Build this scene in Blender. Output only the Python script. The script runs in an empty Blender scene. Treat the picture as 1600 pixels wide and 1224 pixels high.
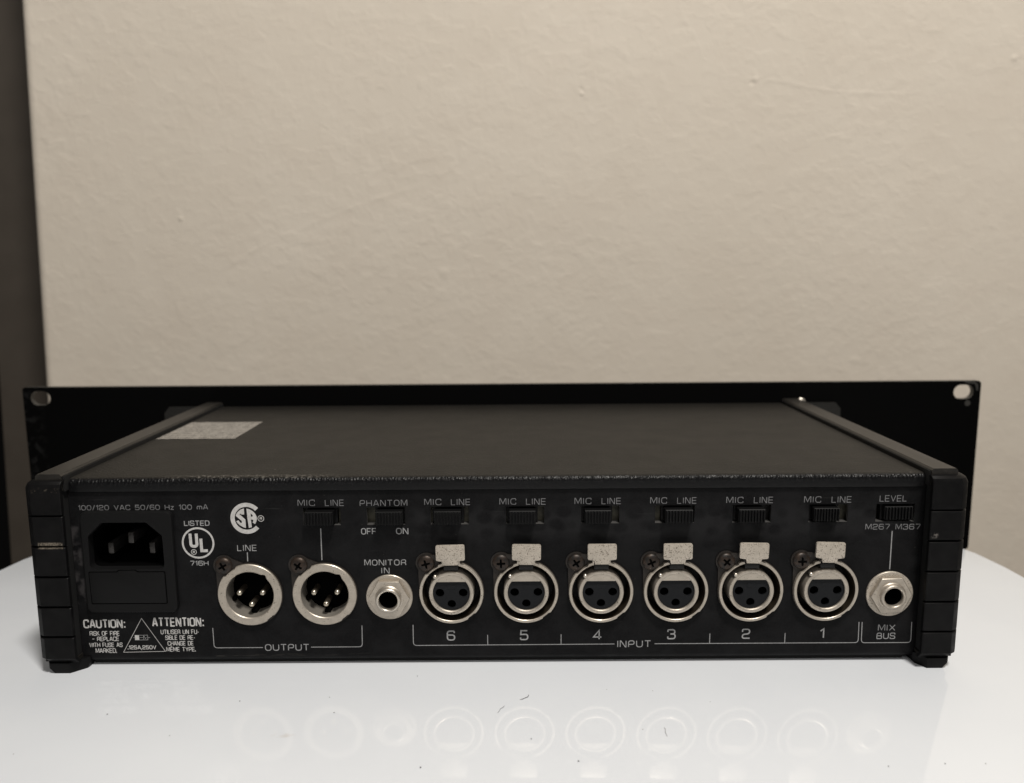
import bpy, bmesh, math, random
from mathutils import Vector
from mathutils.geometry import tessellate_polygon
random.seed(7)
S = bpy.context.scene
COL = S.collection
MM = 0.001
PI = math.pi
# ------------------------------------------------------------------ camera
cd = bpy.data.cameras.new('camera'); cam = bpy.data.objects.new('camera', cd); COL.objects.link(cam)
S.camera = cam
cam.location = (6.09*MM, -247.5*MM, 131.53*MM)
cam.rotation_mode = 'QUATERNION'
from mathutils import Matrix
PITCH, YAW, ROLL = 0.1482, 0.0027, -0.0074
M = Matrix.Rotation(YAW, 3, 'Z') @ Matrix.Rotation(PI/2-PITCH, 3, 'X') @ Matrix.Rotation(ROLL, 3, 'Z')
cam.rotation_quaternion = M.to_quaternion()
cd.sensor_width = 36.0; cd.lens = 1240.46/1600*36
cd.clip_start = 0.01; cd.clip_end = 50
cd.dof.use_dof = True; cd.dof.focus_distance = 0.262; cd.dof.aperture_fstop = 11.5
# ------------------------------------------------------------------ world + lamps
w = bpy.data.worlds.new('World'); S.world = w; w.use_nodes = True
bg = w.node_tree.nodes['Background']; bg.inputs[0].default_value = (1.0, 0.965, 0.92, 1); bg.inputs[1].default_value = 0.09
def area(name, loc, tgt, size, power, color):
    l = bpy.data.lights.new(name, 'AREA'); l.shape = 'DISK'; l.size = size; l.energy = power; l.color = color
    o = bpy.data.objects.new(name, l); COL.objects.link(o); o.location = loc
    o.rotation_euler = (Vector(tgt)-Vector(loc)).to_track_quat('-Z', 'Y').to_euler()
    return o
area('ceiling_lamp', (0.27, -0.52, 1.35), (0, 0.05, 0.05), 0.22, 21.0, (1.0, 0.955, 0.895))
area('fill_light', (0.15, -1.7, 1.35), (0, 0.1, 0.1), 0.9, 9.0, (1.0, 0.96, 0.91))  # added unseen fill from the front, not a known lamp
S.view_settings.view_transform = 'Standard'; S.view_settings.look = 'None'
S.view_settings.exposure = 0; S.view_settings.gamma = 1
S.render.engine = 'CYCLES'
# ------------------------------------------------------------------ materials
def mat(name, color, rough=0.5, metal=0.0, ior=1.45, coat=0.0, build=None, spec=0.5):
    m = bpy.data.materials.new(name); m.use_nodes = True
    nt = m.node_tree; b = nt.nodes['Principled BSDF']
    b.inputs['Base Color'].default_value = (*color, 1); b.inputs['Roughness'].default_value = rough
    b.inputs['Metallic'].default_value = metal; b.inputs['IOR'].default_value = ior
    b.inputs['Specular IOR Level'].default_value = spec; b.inputs['Coat Weight'].default_value = coat; b.inputs['Coat Roughness'].default_value = 0.06
    if build: build(N(nt, b))
    return m
class N:
    """small node helper; coordinates are in millimetres"""
    def __init__(s, nt, b):
        s.nt, s.b = nt, b
        tc = nt.nodes.new('ShaderNodeTexCoord')
        vm = nt.nodes.new('ShaderNodeVectorMath'); vm.operation = 'SCALE'; vm.inputs['Scale'].default_value = 1000
        nt.links.new(tc.outputs['Object'], vm.inputs[0]); s.co = vm.outputs[0]
        oi = nt.nodes.new('ShaderNodeObjectInfo'); mu = nt.nodes.new('ShaderNodeMath'); mu.operation = 'MULTIPLY'; mu.inputs[1].default_value = 400
        nt.links.new(oi.outputs['Random'], mu.inputs[0]); ad = nt.nodes.new('ShaderNodeVectorMath')
        nt.links.new(s.co, ad.inputs[0]); nt.links.new(mu.outputs[0], ad.inputs[1])
        sp = nt.nodes.new('ShaderNodeSeparateXYZ'); nt.links.new(s.co, sp.inputs[0]); s.x, s.y, s.z = sp.outputs; s.co = ad.outputs[0]
    def stretch(s, sx, sy, sz):
        m = s.nt.nodes.new('ShaderNodeVectorMath'); m.operation = 'MULTIPLY'
        m.inputs[1].default_value = (sx, sy, sz); s.nt.links.new(s.co, m.inputs[0]); return m.outputs[0]
    def noise(s, scale, detail=3, rough=0.5, co=None, dist=0):
        n = s.nt.nodes.new('ShaderNodeTexNoise'); n.inputs['Scale'].default_value = scale
        n.inputs['Detail'].default_value = detail; n.inputs['Roughness'].default_value = rough
        n.inputs['Distortion'].default_value = dist
        s.nt.links.new(co or s.co, n.inputs['Vector']); return n.outputs['Fac']
    def vor(s, scale, co=None, feature='F1'):
        n = s.nt.nodes.new('ShaderNodeTexVoronoi'); n.feature = feature; n.inputs['Scale'].default_value = scale
        s.nt.links.new(co or s.co, n.inputs['Vector']); return n.outputs['Distance']
    def ramp(s, fac, a, b, c0=0.0, c1=1.0):
        n = s.nt.nodes.new('ShaderNodeMapRange'); n.inputs[1].default_value = a; n.inputs[2].default_value = b
        n.inputs[3].default_value = c0; n.inputs[4].default_value = c1; n.clamp = True
        s.nt.links.new(fac, n.inputs[0]); return n.outputs[0]
    def math(s, op, a, b=None):
        n = s.nt.nodes.new('ShaderNodeMath'); n.operation = op
        for i, v in enumerate((a, b)):
            if v is None: continue
            if isinstance(v, (int, float)): n.inputs[i].default_value = v
            else: s.nt.links.new(v, n.inputs[i])
        return n.outputs[0]
    def box(s, x0, x1, z0, z1, soft=1.0):
        """soft rectangle mask on x and z"""
        a = s.ramp(s.x, x0, x0+soft); b = s.ramp(s.x, x1-soft, x1, 1, 0)
        c = s.ramp(s.z, z0, z0+soft); d = s.ramp(s.z, z1-soft, z1, 1, 0)
        return s.math('MULTIPLY', s.math('MULTIPLY', a, b), s.math('MULTIPLY', c, d))
    def mix(s, fac, a, b):
        n = s.nt.nodes.new('ShaderNodeMix'); n.data_type = 'RGBA'
        s.nt.links.new(fac, n.inputs['Factor'])
        for i, v in ((6, a), (7, b)):
            if isinstance(v, tuple): n.inputs[i].default_value = (*v, 1)
            else: s.nt.links.new(v, n.inputs[i])
        return n.outputs[2]
    def bump(s, h, strength=0.3, dist=0.1, prev=None):
        n = s.nt.nodes.new('ShaderNodeBump'); n.inputs['Strength'].default_value = strength
        n.inputs['Distance'].default_value = dist*MM
        s.nt.links.new(h, n.inputs['Height'])
        if prev: s.nt.links.new(prev, n.inputs['Normal'])
        s.nt.links.new(n.outputs[0], s.b.inputs['Normal']); return n.outputs[0]
    def color(s, o): s.nt.links.new(o, s.b.inputs['Base Color'])
    def rough(s, o): s.nt.links.new(o, s.b.inputs['Roughness'])
    def metal(s, o): s.nt.links.new(o, s.b.inputs['Metallic'])

def b_panel(n):
    blot = n.ramp(n.noise(0.11, 4, 0.6, dist=0.6), 0.38, 0.68)
    fine = n.ramp(n.noise(2.2, 2), 0.3, 0.7)
    c = n.mix(blot, (0.0040, 0.0040, 0.0044), (0.0092, 0.0092, 0.0098))
    c = n.mix(n.math('MULTIPLY', fine, 0.35), c, (0.0135, 0.0135, 0.014))
    # fingerprints above the inputs, dull smear beside the inlet, scratches, dust
    fp = n.math('MULTIPLY', n.box(-30, 135, 42, 57, 5), n.ramp(n.vor(0.16, n.stretch(1, 1, 1.3)), 0.36, 0.55))
    c = n.mix(n.math('MULTIPLY', fp, 0.35), c, (0.024, 0.024, 0.025))
    sm = n.math('MULTIPLY', n.box(-142.2, -137.6, 22, 50, 1.2), n.ramp(n.noise(0.28, 3), 0.42, 0.56))
    c = n.mix(n.math('MULTIPLY', sm, 0.8), c, (0.042, 0.039, 0.040))
    sc = n.math('MULTIPLY', n.ramp(n.noise(0.9, 3, 0.5, n.stretch(0.05, 1, 2.2)), 0.70, 0.735),
                n.ramp(n.noise(0.06, 2), 0.5, 0.6))
    c = n.mix(n.math('MULTIPLY', sc, 0.3), c, (0.05, 0.05, 0.048))
    lip = n.math('MULTIPLY', n.box(-96, -40, 3.0, 4.3, 0.5), n.ramp(n.noise(0.8, 4, 0.7, n.stretch(0.12, 1, 2.5)), 0.52, 0.60))
    c = n.mix(n.math('MULTIPLY', lip, 0.6), c, (0.06, 0.056, 0.05))
    ds = n.ramp(n.vor(0.22), 0.035, 0.02)
    c = n.mix(n.math('MULTIPLY', ds, 0.5), c, (0.10, 0.095, 0.085))
    n.color(c)
    n.rough(n.ramp(n.noise(0.13, 4, 0.6, dist=0.5), 0.3, 0.7, 0.42, 0.6))
    n.bump(n.noise(4.5, 2), 0.16, 0.03)
M_PANEL = mat('black_painted_steel', (0.012, 0.012, 0.013), 0.5, build=b_panel, spec=0.10)

def b_cover(n):
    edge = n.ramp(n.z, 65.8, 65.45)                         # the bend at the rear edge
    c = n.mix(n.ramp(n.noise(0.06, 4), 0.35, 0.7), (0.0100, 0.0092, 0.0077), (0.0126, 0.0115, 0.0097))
    c = n.mix(edge, c, (0.0038, 0.0038, 0.0042))  # bend painted darker, shade of its upright face put into the colour
    wearband = n.math('MULTIPLY', n.ramp(n.z, 65.2, 65.7), n.ramp(n.y, 9.6, 8.4))
    wx = n.math('MULTIPLY', n.ramp(n.x, -112, -95), n.ramp(n.x, -48, -66))
    w1 = n.math('MULTIPLY', n.math('MULTIPLY', wearband, wx), n.ramp(n.noise(0.9, 4, 0.7), 0.50, 0.62))
    w2 = n.math('MULTIPLY', wearband, n.ramp(n.noise(0.3, 4, 0.7), 0.66, 0.72))
    c = n.mix(n.math('MULTIPLY', n.math('MAXIMUM', w1, w2), 0.36), c, (0.28, 0.26, 0.23))
    fl = n.ramp(n.vor(0.07), 0.018, 0.01)
    c = n.mix(fl, c, (0.16, 0.15, 0.14)); n.color(c)
    beads = n.math('MULTIPLY', n.ramp(n.vor(1.15, n.stretch(1, 0.8, 0.5)), 0.0, 0.7, 1, 0), n.math('MULTIPLY', edge, n.ramp(n.z, 63.2, 64.6)))
    p = n.bump(n.math('MULTIPLY', n.vor(1.3), n.ramp(n.z, 63.6, 64.8, 0.15, 1)), 0.7, 0.15)
    n.bump(beads, 0.65, 0.28, p)
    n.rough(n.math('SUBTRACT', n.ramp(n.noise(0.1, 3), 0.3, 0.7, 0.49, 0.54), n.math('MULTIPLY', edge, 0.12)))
M_COVER = mat('vinyl_clad_steel', (0.02, 0.019, 0.016), 0.5, build=b_cover, spec=0.24)

def b_rail(n):
    c = n.mix(n.ramp(n.noise(0.5, 3, 0.6, n.stretch(1, 0.1, 1)), 0.4, 0.7), (0.013, 0.0118, 0.010), (0.023, 0.0205, 0.0175))
    n.color(c); n.bump(n.noise(2.5, 2, 0.5, n.stretch(1, 0.05, 1)), 0.2, 0.05)
M_RAIL = mat('black_anodised_rail', (0.02, 0.019, 0.017), 0.42, build=b_rail)

def b_cap(n):
    c = n.mix(n.ramp(n.noise(0.25, 4), 0.35, 0.7), (0.0042, 0.0041, 0.0043), (0.0070, 0.0069, 0.0071))
    sc = n.math('MULTIPLY', n.box(-149.2, -140.8, 43.6, 46.2, 0.5), n.ramp(n.noise(1.2, 4, 0.75, n.stretch(1.3, 1, 1)), 0.40, 0.58))
    c = n.mix(sc, c, (0.17, 0.145, 0.115))
    s2 = n.math('MULTIPLY', n.box(140.6, 143.4, 45.3, 47.6, 0.7), n.ramp(n.noise(1.3, 3), 0.45, 0.6))
    c = n.mix(s2, c, (0.12, 0.11, 0.10))
    s3 = n.math('MULTIPLY', n.box(-150, -140.5, 62.4, 64.4, 0.5), n.ramp(n.noise(0.9, 4, 0.8), 0.55, 0.65))
    c = n.mix(s3, c, (0.06, 0.052, 0.042))
    n.color(c); n.bump(n.noise(3.0, 3), 0.25, 0.05); n.rough(n.ramp(n.noise(0.3, 3), 0.3, 0.7, 0.38, 0.55))
M_CAP = mat('black_moulded_plastic', (0.012, 0.012, 0.013), 0.45, build=b_cap, spec=0.12)
M_SHADEBLACK = mat('shadow_black_plastic', (0.003, 0.003, 0.003), 0.8)  # near-black stands for shade in the gaps and on the cap core
M_RACK = mat('satin_black_front_panel', (0.0016, 0.0016, 0.0016), 0.6, spec=0.06, build=lambda n: (
    n.color(n.mix(n.math('MULTIPLY', n.math('MULTIPLY', n.ramp(n.x, -231, -236), n.ramp(n.noise(0.25, 3), 0.5, 0.65)), 0.9),
                  (0.0014, 0.0014, 0.0014), (0.010, 0.010, 0.010)))))
M_RACKEDGE = mat('worn_panel_edge', (0.05, 0.048, 0.044), 0.45, 0.3)
M_BRKT = mat('dark_bracket_steel', (0.010, 0.0095, 0.008), 0.5)
def b_nickel(pit):
    def f(n):
        c = n.mix(n.ramp(n.noise(0.5, 4, 0.6), 0.3, 0.7), (0.44, 0.395, 0.335), (0.54, 0.485, 0.415))
        pits = n.math('MULTIPLY', n.ramp(n.noise(1.0, 2, 0.6), 0.60-pit*0.12, 0.68-pit*0.1), n.ramp(n.noise(2.6, 3, 0.65), 0.53, 0.60))
        c = n.mix(n.math('MULTIPLY', pits, 0.85), c, (0.08, 0.062, 0.045)); n.color(c)
        n.rough(n.ramp(n.noise(1.2, 3), 0.3, 0.7, 0.36, 0.52))
        n.bump(n.noise(5.0, 3), 0.18, 0.04)
    return f
M_NICKEL = mat('dull_nickel_plate', (0.45, 0.41, 0.36), 0.42, 0.75, build=b_nickel(0.25))
M_LATCH = mat('speckled_nickel_plate', (0.55, 0.5, 0.42), 0.42, 0.35, build=b_nickel(1.5))
M_BRIGHT = mat('bright_nickel', (0.60, 0.55, 0.48), 0.38, 0.9, build=lambda n: n.bump(n.noise(4.0, 3), 0.15, 0.04))
M_CUP = mat('zinc_die_cast', (0.26, 0.24, 0.21), 0.5, 0.45, build=lambda n: n.bump(n.noise(2.0, 3), 0.2, 0.05))
def b_rust(n):
    c = n.mix(n.ramp(n.noise(0.55, 3, 0.6), 0.38, 0.62), (0.022, 0.0195, 0.018), (0.044, 0.030, 0.022)); n.color(c)
    n.bump(n.noise(2.2, 3), 0.4, 0.08)
M_SCREW = mat('tarnished_screw_steel', (0.05, 0.038, 0.03), 0.42, 0.5, build=b_rust)
M_FLANGE = mat('dark_tarnished_flange', (0.022, 0.018, 0.015), 0.5, 0.3)
M_INSERT = mat('slate_black_insert', (0.0095, 0.0103, 0.0118), 0.5, spec=0.18, build=lambda n: n.bump(n.noise(3, 3), 0.3, 0.05))
M_HOLE = mat('hole_black', (0.0012, 0.0012, 0.0012), 0.9, ior=1.1)
M_DARKIN = mat('dark_interior', (0.006, 0.0055, 0.005), 0.6)
M_BRONZE = mat('dark_bronze_liner', (0.035, 0.027, 0.018), 0.45, 0.4)
M_PINS = mat('contact_pin_silver', (0.62, 0.56, 0.46), 0.28, 0.9)
M_BLADE = mat('dull_blade_metal', (0.045, 0.042, 0.04), 0.3, 0.6, build=lambda n: n.bump(n.noise(1.5, 3), 0.5, 0.2))
M_SHAFT = mat('shaded_pin_shaft', (0.045, 0.036, 0.027), 0.5, 0.5)  # pin metal darkened, shade inside the cup painted into the colour
M_INLET = mat('inlet_black_plastic', (0.0078, 0.0078, 0.0080), 0.42, spec=0.12, build=lambda n: n.bump(n.noise(2.5, 3), 0.2, 0.04))
M_KNOB = mat('slider_black_plastic', (0.0040, 0.0040, 0.0042), 0.5, spec=0.22)
M_BOARD = mat('switch_fibre_board', (0.15, 0.14, 0.10), 0.6, build=lambda n: n.color(
    n.mix(n.ramp(n.noise(0.5, 2), 0.35, 0.65), (0.085, 0.08, 0.058), (0.04, 0.038, 0.028))))
M_BARE = mat('bare_steel_edge', (0.10, 0.097, 0.094), 0.5, 0.4)
M_PRINT = mat('grey_screen_print', (0.17, 0.175, 0.18), 0.6, build=lambda n: n.color(
    n.mix(n.ramp(n.noise(1.3, 3, 0.7), 0.35, 0.7), (0.33, 0.33, 0.33), (0.22, 0.222, 0.225))))
M_PRINTD = mat('shaded_grey_screen_print', (0.13, 0.135, 0.14), 0.6, build=lambda n: n.color(
    n.mix(n.ramp(n.noise(1.3, 3, 0.7), 0.35, 0.7), (0.19, 0.19, 0.195), (0.12, 0.122, 0.125))))  # dimmer ink for the upper rows, shade painted into the colour
M_PRINTW = mat('white_screen_print', (0.42, 0.41, 0.39), 0.6, build=lambda n: n.color(
    n.mix(n.ramp(n.noise(1.1, 3, 0.7), 0.35, 0.7), (0.56, 0.55, 0.54), (0.42, 0.41, 0.395))))
def b_stick(n):
    c = n.mix(n.ramp(n.noise(0.35, 4, 0.7, n.stretch(1, 0.5, 1)), 0.35, 0.7), (0.34, 0.32, 0.29), (0.24, 0.225, 0.205))
    rows = n.math('MULTIPLY', n.ramp(n.noise(1.3, 2, 0.6, n.stretch(1.0, 0.12, 1)), 0.48, 0.52), n.ramp(n.math('SINE', n.math('MULTIPLY', n.y, 1.45)), 0.1, 0.5))
    c = n.mix(n.math('MULTIPLY', rows, 0.75), c, (0.13, 0.12, 0.11)); n.color(c)
    n.bump(n.noise(0.16, 4, 0.6, dist=1.0), 1.0, 2.2)
M_STICK = mat('silvered_paper_sticker', (0.4, 0.38, 0.35), 0.42, 0.25, build=b_stick)
def b_wall(n):
    c = n.mix(n.ramp(n.noise(0.006, 3), 0.35, 0.65), (0.63, 0.568, 0.482), (0.66, 0.597, 0.510))
    c = n.mix(n.math('MULTIPLY', n.ramp(n.noise(0.03, 4, 0.6), 0.4, 0.7), 0.4), c, (0.60, 0.53, 0.445)); n.color(c)
    patch = n.ramp(n.noise(0.007, 3, 0.6), 0.36, 0.66, 0.55, 1.0)
    peel = n.ramp(n.noise(0.13, 3, 0.5, n.stretch(1, 1, 1.1), 0.3), 0.42, 0.85)
    p = n.bump(n.math('MULTIPLY', peel, patch), 0.32, 0.75)
    bumps = n.math('MULTIPLY', n.ramp(n.vor(0.028), 0.11, 0.0), n.ramp(n.noise(0.012, 2), 0.45, 0.6))
    p = n.bump(bumps, 0.4, 0.6, p)
    p = n.bump(n.noise(0.018, 3, 0.5, dist=0.5), 0.17, 2.3, p)
    # two long trowel ridges, a nick and a paint blob
    def ridge(ax, x0, x1, az, b, c, wd):
        """band along z = az + b*(x-ax) + c*(x-ax)^2 between x0 and x1"""
        t = n.math('SUBTRACT', n.x, ax)
        f = n.math('ADD', n.math('ADD', n.math('MULTIPLY', t, b), n.math('MULTIPLY', n.math('MULTIPLY', t, t), c)), az)
        f = n.math('ADD', f, n.math('MULTIPLY', n.math('SUBTRACT', n.noise(0.05, 2), 0.5), 2.0))
        d = n.math('ABSOLUTE', n.math('SUBTRACT', n.z, f))
        m = n.math('MULTIPLY', n.ramp(n.x, x0, x0+18), n.ramp(n.x, x1-25, x1, 1, 0))
        return n.math('MULTIPLY', n.ramp(d, wd, 0), m)
    r1 = ridge(167, 148, 262, 243.5, -0.215, 0.0016, 2.2)
    r2 = ridge(-128.4, -185, -40, 157.7, 0.43, -0.0012, 2.4)
    p = n.bump(r1, 0.25, 0.35, p); p = n.bump(r2, 0.22, 0.3, p)
    def dot(x, z, r):
        dx = n.math('SUBTRACT', n.x, x); dz = n.math('SUBTRACT', n.z, z)
        return n.ramp(n.math('SQRT', n.math('ADD', n.math('MULTIPLY', dx, dx), n.math('MULTIPLY', dz, dz))), r, 0)
    pits = n.math('MAXIMUM', dot(150, 243, 2.2), n.math('MULTIPLY', dot(47.5, 240.5, 1.8), 0.7))
    blobs = n.math('MAXIMUM', n.math('MAXIMUM', dot(152, 245, 2.2), dot(48, 237.6, 1.6)), n.math('MAXIMUM', dot(305.4, 256, 2.6), dot(-198, 166, 2.0)))
    p = n.bump(n.math('SUBTRACT', blobs, pits), 0.55, 0.6, p)
    n.bump(n.noise(0.45, 3, 0.6), 0.08, 0.12, p)
M_WALL = mat('painted_plaster', (0.56, 0.51, 0.44), 0.75, build=b_wall)
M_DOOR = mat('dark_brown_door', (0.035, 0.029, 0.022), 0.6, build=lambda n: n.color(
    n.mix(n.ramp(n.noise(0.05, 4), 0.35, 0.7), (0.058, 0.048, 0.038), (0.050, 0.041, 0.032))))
M_DARKWALL = mat('unlit_room', (0.004, 0.0037, 0.0035), 0.9)  # near-black colour stands in for the darkness behind the corner
M_FLOOR = mat('dark_floorboards', (0.05, 0.04, 0.03), 0.6, build=lambda n: n.color(
    n.mix(n.ramp(n.noise(0.02, 4, 0.6, n.stretch(1, 0.1, 1)), 0.3, 0.7), (0.03, 0.023, 0.017), (0.06, 0.046, 0.034))))
def b_table(n):
    c = n.mix(n.ramp(n.noise(0.02, 4), 0.3, 0.7), (0.66, 0.685, 0.72), (0.69, 0.715, 0.745))
    sm = n.math('MULTIPLY', n.ramp(n.noise(0.3, 4, 0.6), 0.40, 0.60),
                n.ramp(n.vor(1.0, None), 0, 1, 1, 1))
    # one brownish rub mark in front of the outputs
    dx = n.math('ABSOLUTE', n.math('ADD', n.x, 61.5)); dy = n.math('ABSOLUTE', n.math('ADD', n.math('ADD', n.y, 35.6), n.math('MULTIPLY', n.math('ADD', n.x, 61.5), 0.12)))
    blob = n.math('MULTIPLY', n.ramp(dx, 4.2, 1.5), n.ramp(dy, 1.5, 0.3))
    c = n.mix(n.math('MULTIPLY', n.math('MULTIPLY', blob, sm), 0.45), c, (0.50, 0.45, 0.40))
    wear = n.ramp(n.noise(0.9, 4, 0.7, n.stretch(1, 0.35, 1)), 0.72, 0.78)
    c = n.mix(n.math('MULTIPLY', wear, 0.12), c, (0.6, 0.59, 0.57)); n.color(c)
    n.rough(n.ramp(n.noise(0.05, 4, 0.6), 0.35, 0.7, 0.025, 0.06))
    n.bump(n.noise(0.10, 3), 0.12, 0.10)
M_TABLE = mat('white_gloss_laminate', (0.78, 0.78, 0.775), 0.07, ior=1.58, build=b_table)
M_FIBRE = mat('grey_lint', (0.10, 0.10, 0.10), 0.8)
M_SPECK = mat('brown_grey_dust', (0.16, 0.14, 0.12), 0.8)

# ------------------------------------------------------------------ mesh helpers (millimetres)
def finish(bm, name, m, parent=None, loc=(0, 0, 0), smooth=35, label=None):
    me = bpy.data.meshes.new(name)
    bmesh.ops.scale(bm, vec=(MM, MM, MM), verts=bm.verts)
    bm.to_mesh(me); bm.free()
    for k in (m if isinstance(m, (list, tuple)) else [m]): me.materials.append(k)
    if smooth:
        me.shade_smooth(); me.set_sharp_from_angle(angle=math.radians(smooth))
    return link(me, name, parent, loc, label)
def link(me, name, parent=None, loc=(0, 0, 0), label=None):
    o = bpy.data.objects.new(name, me); COL.objects.link(o)
    o.location = [v*MM for v in loc]
    if parent: o.parent = parent
    if label: o['label'] = label
    return o
def box(bm, x0, x1, y0, y1, z0, z1, bev=0.0, seg=2, mi=0):
    t = bmesh.new()
    bmesh.ops.create_cube(t, size=1)
    for v in t.verts:
        v.co = Vector(((x0+x1)/2+v.co.x*(x1-x0), (y0+y1)/2+v.co.y*(y1-y0), (z0+z1)/2+v.co.z*(z1-z0)))
    if bev: bmesh.ops.bevel(t, geom=t.edges[:], offset=bev, segments=seg, affect='EDGES', profile=0.5)
    merge(bm, t, mi)
def merge(bm, t, mi=0):
    vs = {v: bm.verts.new(v.co) for v in t.verts}
    for f in t.faces:
        try:
            g = bm.faces.new([vs[v] for v in f.verts]); g.material_index = mi if mi else f.material_index
        except ValueError: pass
    t.free()
def prism(bm, outer, holes=(), y0=0, y1=1, bev=0.0, mi=0, side_mi=None, back=True, seg=2):
    """polygon in x,z (mm) extruded from y0 (front, towards the camera) to y1"""
    t = bmesh.new()
    loops = [outer]+list(holes)
    flat = [p for l in loops for p in l]
    tris = tessellate_polygon([[Vector((p[0], p[1], 0)) for p in l] for l in loops])
    F = [t.verts.new((p[0], y0, p[1])) for p in flat]
    B = [t.verts.new((p[0], y1, p[1])) for p in flat]
    for a, b, c in tris:
        t.faces.new((F[a], F[b], F[c]))
        if back: t.faces.new((B[a], B[c], B[b]))
    k = 0
    for l in loops:
        n = len(l)
        for i in range(n):
            f = t.faces.new((F[k+i], F[k+(i+1) % n], B[k+(i+1) % n], B[k+i]))
            if side_mi is not None: f.material_index = side_mi
        k += n
    bmesh.ops.recalc_face_normals(t, faces=t.faces[:])
    if back and not holes:
        bmesh.ops.dissolve_limit(t, angle_limit=0.01, verts=t.verts[:], edges=t.edges[:])
    elif bev:
        bmesh.ops.dissolve_limit(t, angle_limit=0.01, verts=t.verts[:], edges=t.edges[:])
    if bev:
        es = [e for e in t.edges if len(e.link_faces) == 2 and e.calc_face_angle(0) > 0.9
              and abs(e.verts[0].co.y-e.verts[1].co.y) < 1e-6 and abs(e.verts[0].co.y-y0) < 1e-6]
        bmesh.ops.bevel(t, geom=es, offset=bev, segments=seg, affect='EDGES', profile=0.5)
    merge(bm, t, mi)
def lathe(bm, prof, n=64, cx=0, cz=0, rf=None, mi=0, a0=0.0, a1=2*PI):
    """profile of (radius, y) turned about the y axis"""
    full = abs(a1-a0-2*PI) < 1e-6
    cnt = n if full else n+1
    rings = []
    for i in range(cnt):
        a = a0+(a1-a0)*i/n
        rings.append([bm.verts.new((cx+(r+(rf(a, r) if rf else 0))*math.cos(a), y, cz+(r+(rf(a, r) if rf else 0))*math.sin(a))) for r, y in prof])
    for i in range(n):
        A = rings[i]; B = rings[(i+1) % cnt]
        for j in range(len(prof)-1):
            if prof[j][0] < 1e-6 and prof[j+1][0] < 1e-6: continue
            f = bm.faces.new((A[j], B[j], B[j+1], A[j+1])); f.material_index = mi
    return bm
def circ(cx, cz, r, n=40, a0=0):
    return [(cx+r*math.cos(a0+2*PI*i/n), cz+r*math.sin(a0+2*PI*i/n)) for i in range(n)]
def rrect(x0, x1, z0, z1, r, n=5):
    pts = []
    for cx, cz, a in ((x1-r, z1-r, 0), (x0+r, z1-r, PI/2), (x0+r, z0+r, PI), (x1-r, z0+r, 1.5*PI)):
        for i in range(n+1): pts.append((cx+r*math.cos(a+i*PI/2/n), cz+r*math.sin(a+i*PI/2/n)))
    return pts
def roundpoly(pts, r, n=4, closed=True):
    """round the corners of a polyline"""
    out = []; L = len(pts)
    for i, p in enumerate(pts):
        if not closed and i in (0, L-1): out.append(p); continue
        a = pts[i-1]; b = pts[(i+1) % L]
        va = Vector((a[0]-p[0], a[1]-p[1])); vb = Vector((b[0]-p[0], b[1]-p[1]))
        rr = r if not (len(p) > 2) else p[2]
        d = min(rr, va.length*0.499, vb.length*0.499)
        if d < 1e-5: out.append((p[0], p[1])); continue
        A = Vector(p[:2])+va.normalized()*d; Bv = Vector(p[:2])+vb.normalized()*d
        for k in range(n+1):
            t = k/n; q = (1-t)**2*A+2*t*(1-t)*Vector(p[:2])+t*t*Bv
            out.append((q.x, q.y))
    return out
def extrude_x(bm, prof, x0, x1, nx=1, mi=0):
    """open (y,z) profile swept along x"""
    cols = [[bm.verts.new((x0+(x1-x0)*i/nx, y, z)) for y, z in prof] for i in range(nx+1)]
    for i in range(nx):
        for j in range(len(prof)-1):
            f = bm.faces.new((cols[i][j], cols[i][j+1], cols[i+1][j+1], cols[i+1][j])); f.material_index = mi

# ------------------------------------------------------------------ the setting
def structure(o, label=None):
    o['kind'] = 'structure'
    if label: o['label'] = label
    return o
# plaster wall with a rounded outer corner on the left, a little out of plumb
bm = bmesh.new()
def corner(z): return -292.7+(z-64.3)*0.0306
prof = [(1800, 250.0)]+[(c, 250.0) for c in (900, 300, 0)]
R = 7.0
prof += [(R*(1-math.sin(t)), 250.0+R*(1-math.cos(t))) for t in [k*PI/2/8 for k in range(9)]]
prof = [(1800, 250.0), (R, 250.0)]+[(R*(1-math.sin(k*PI/16)), 250.0+R*(1-math.cos(k*PI/16))) for k in range(1, 9)]+[(0, 420.0)]
zs = [-720, 1700]
cols = []
for z in zs:
    cols.append([bm.verts.new((corner(z)+px if px < 1000 else 1500, py, z)) for px, py in prof])
for j in range(len(prof)-1): bm.faces.new((cols[0][j], cols[0][j+1], cols[1][j+1], cols[1][j]))
b0 = [bm.verts.new((1500, 420.0, z)) for z in zs]
bm.faces.new((cols[0][-1], b0[0], b0[1], cols[1][-1])); bm.faces.new((b0[0], cols[0][0], cols[1][0], b0[1]))
bm.faces.new(list(reversed(cols[1]))+[b0[1]])
bmesh.ops.recalc_face_normals(bm, faces=bm.faces[:])
structure(finish(bm, 'wall', M_WALL, smooth=40), 'beige painted plaster wall with orange-peel texture behind the mixer')
bm = bmesh.new(); box(bm, -6000, 2500, -2500, 2600, -730, -720)
structure(finish(bm, 'floor', M_FLOOR, smooth=0))
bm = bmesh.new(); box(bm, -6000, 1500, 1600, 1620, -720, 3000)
structure(finish(bm, 'far_wall', M_DARKWALL, smooth=0), 'unlit wall far behind, black at the left edge of the photo')
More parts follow.
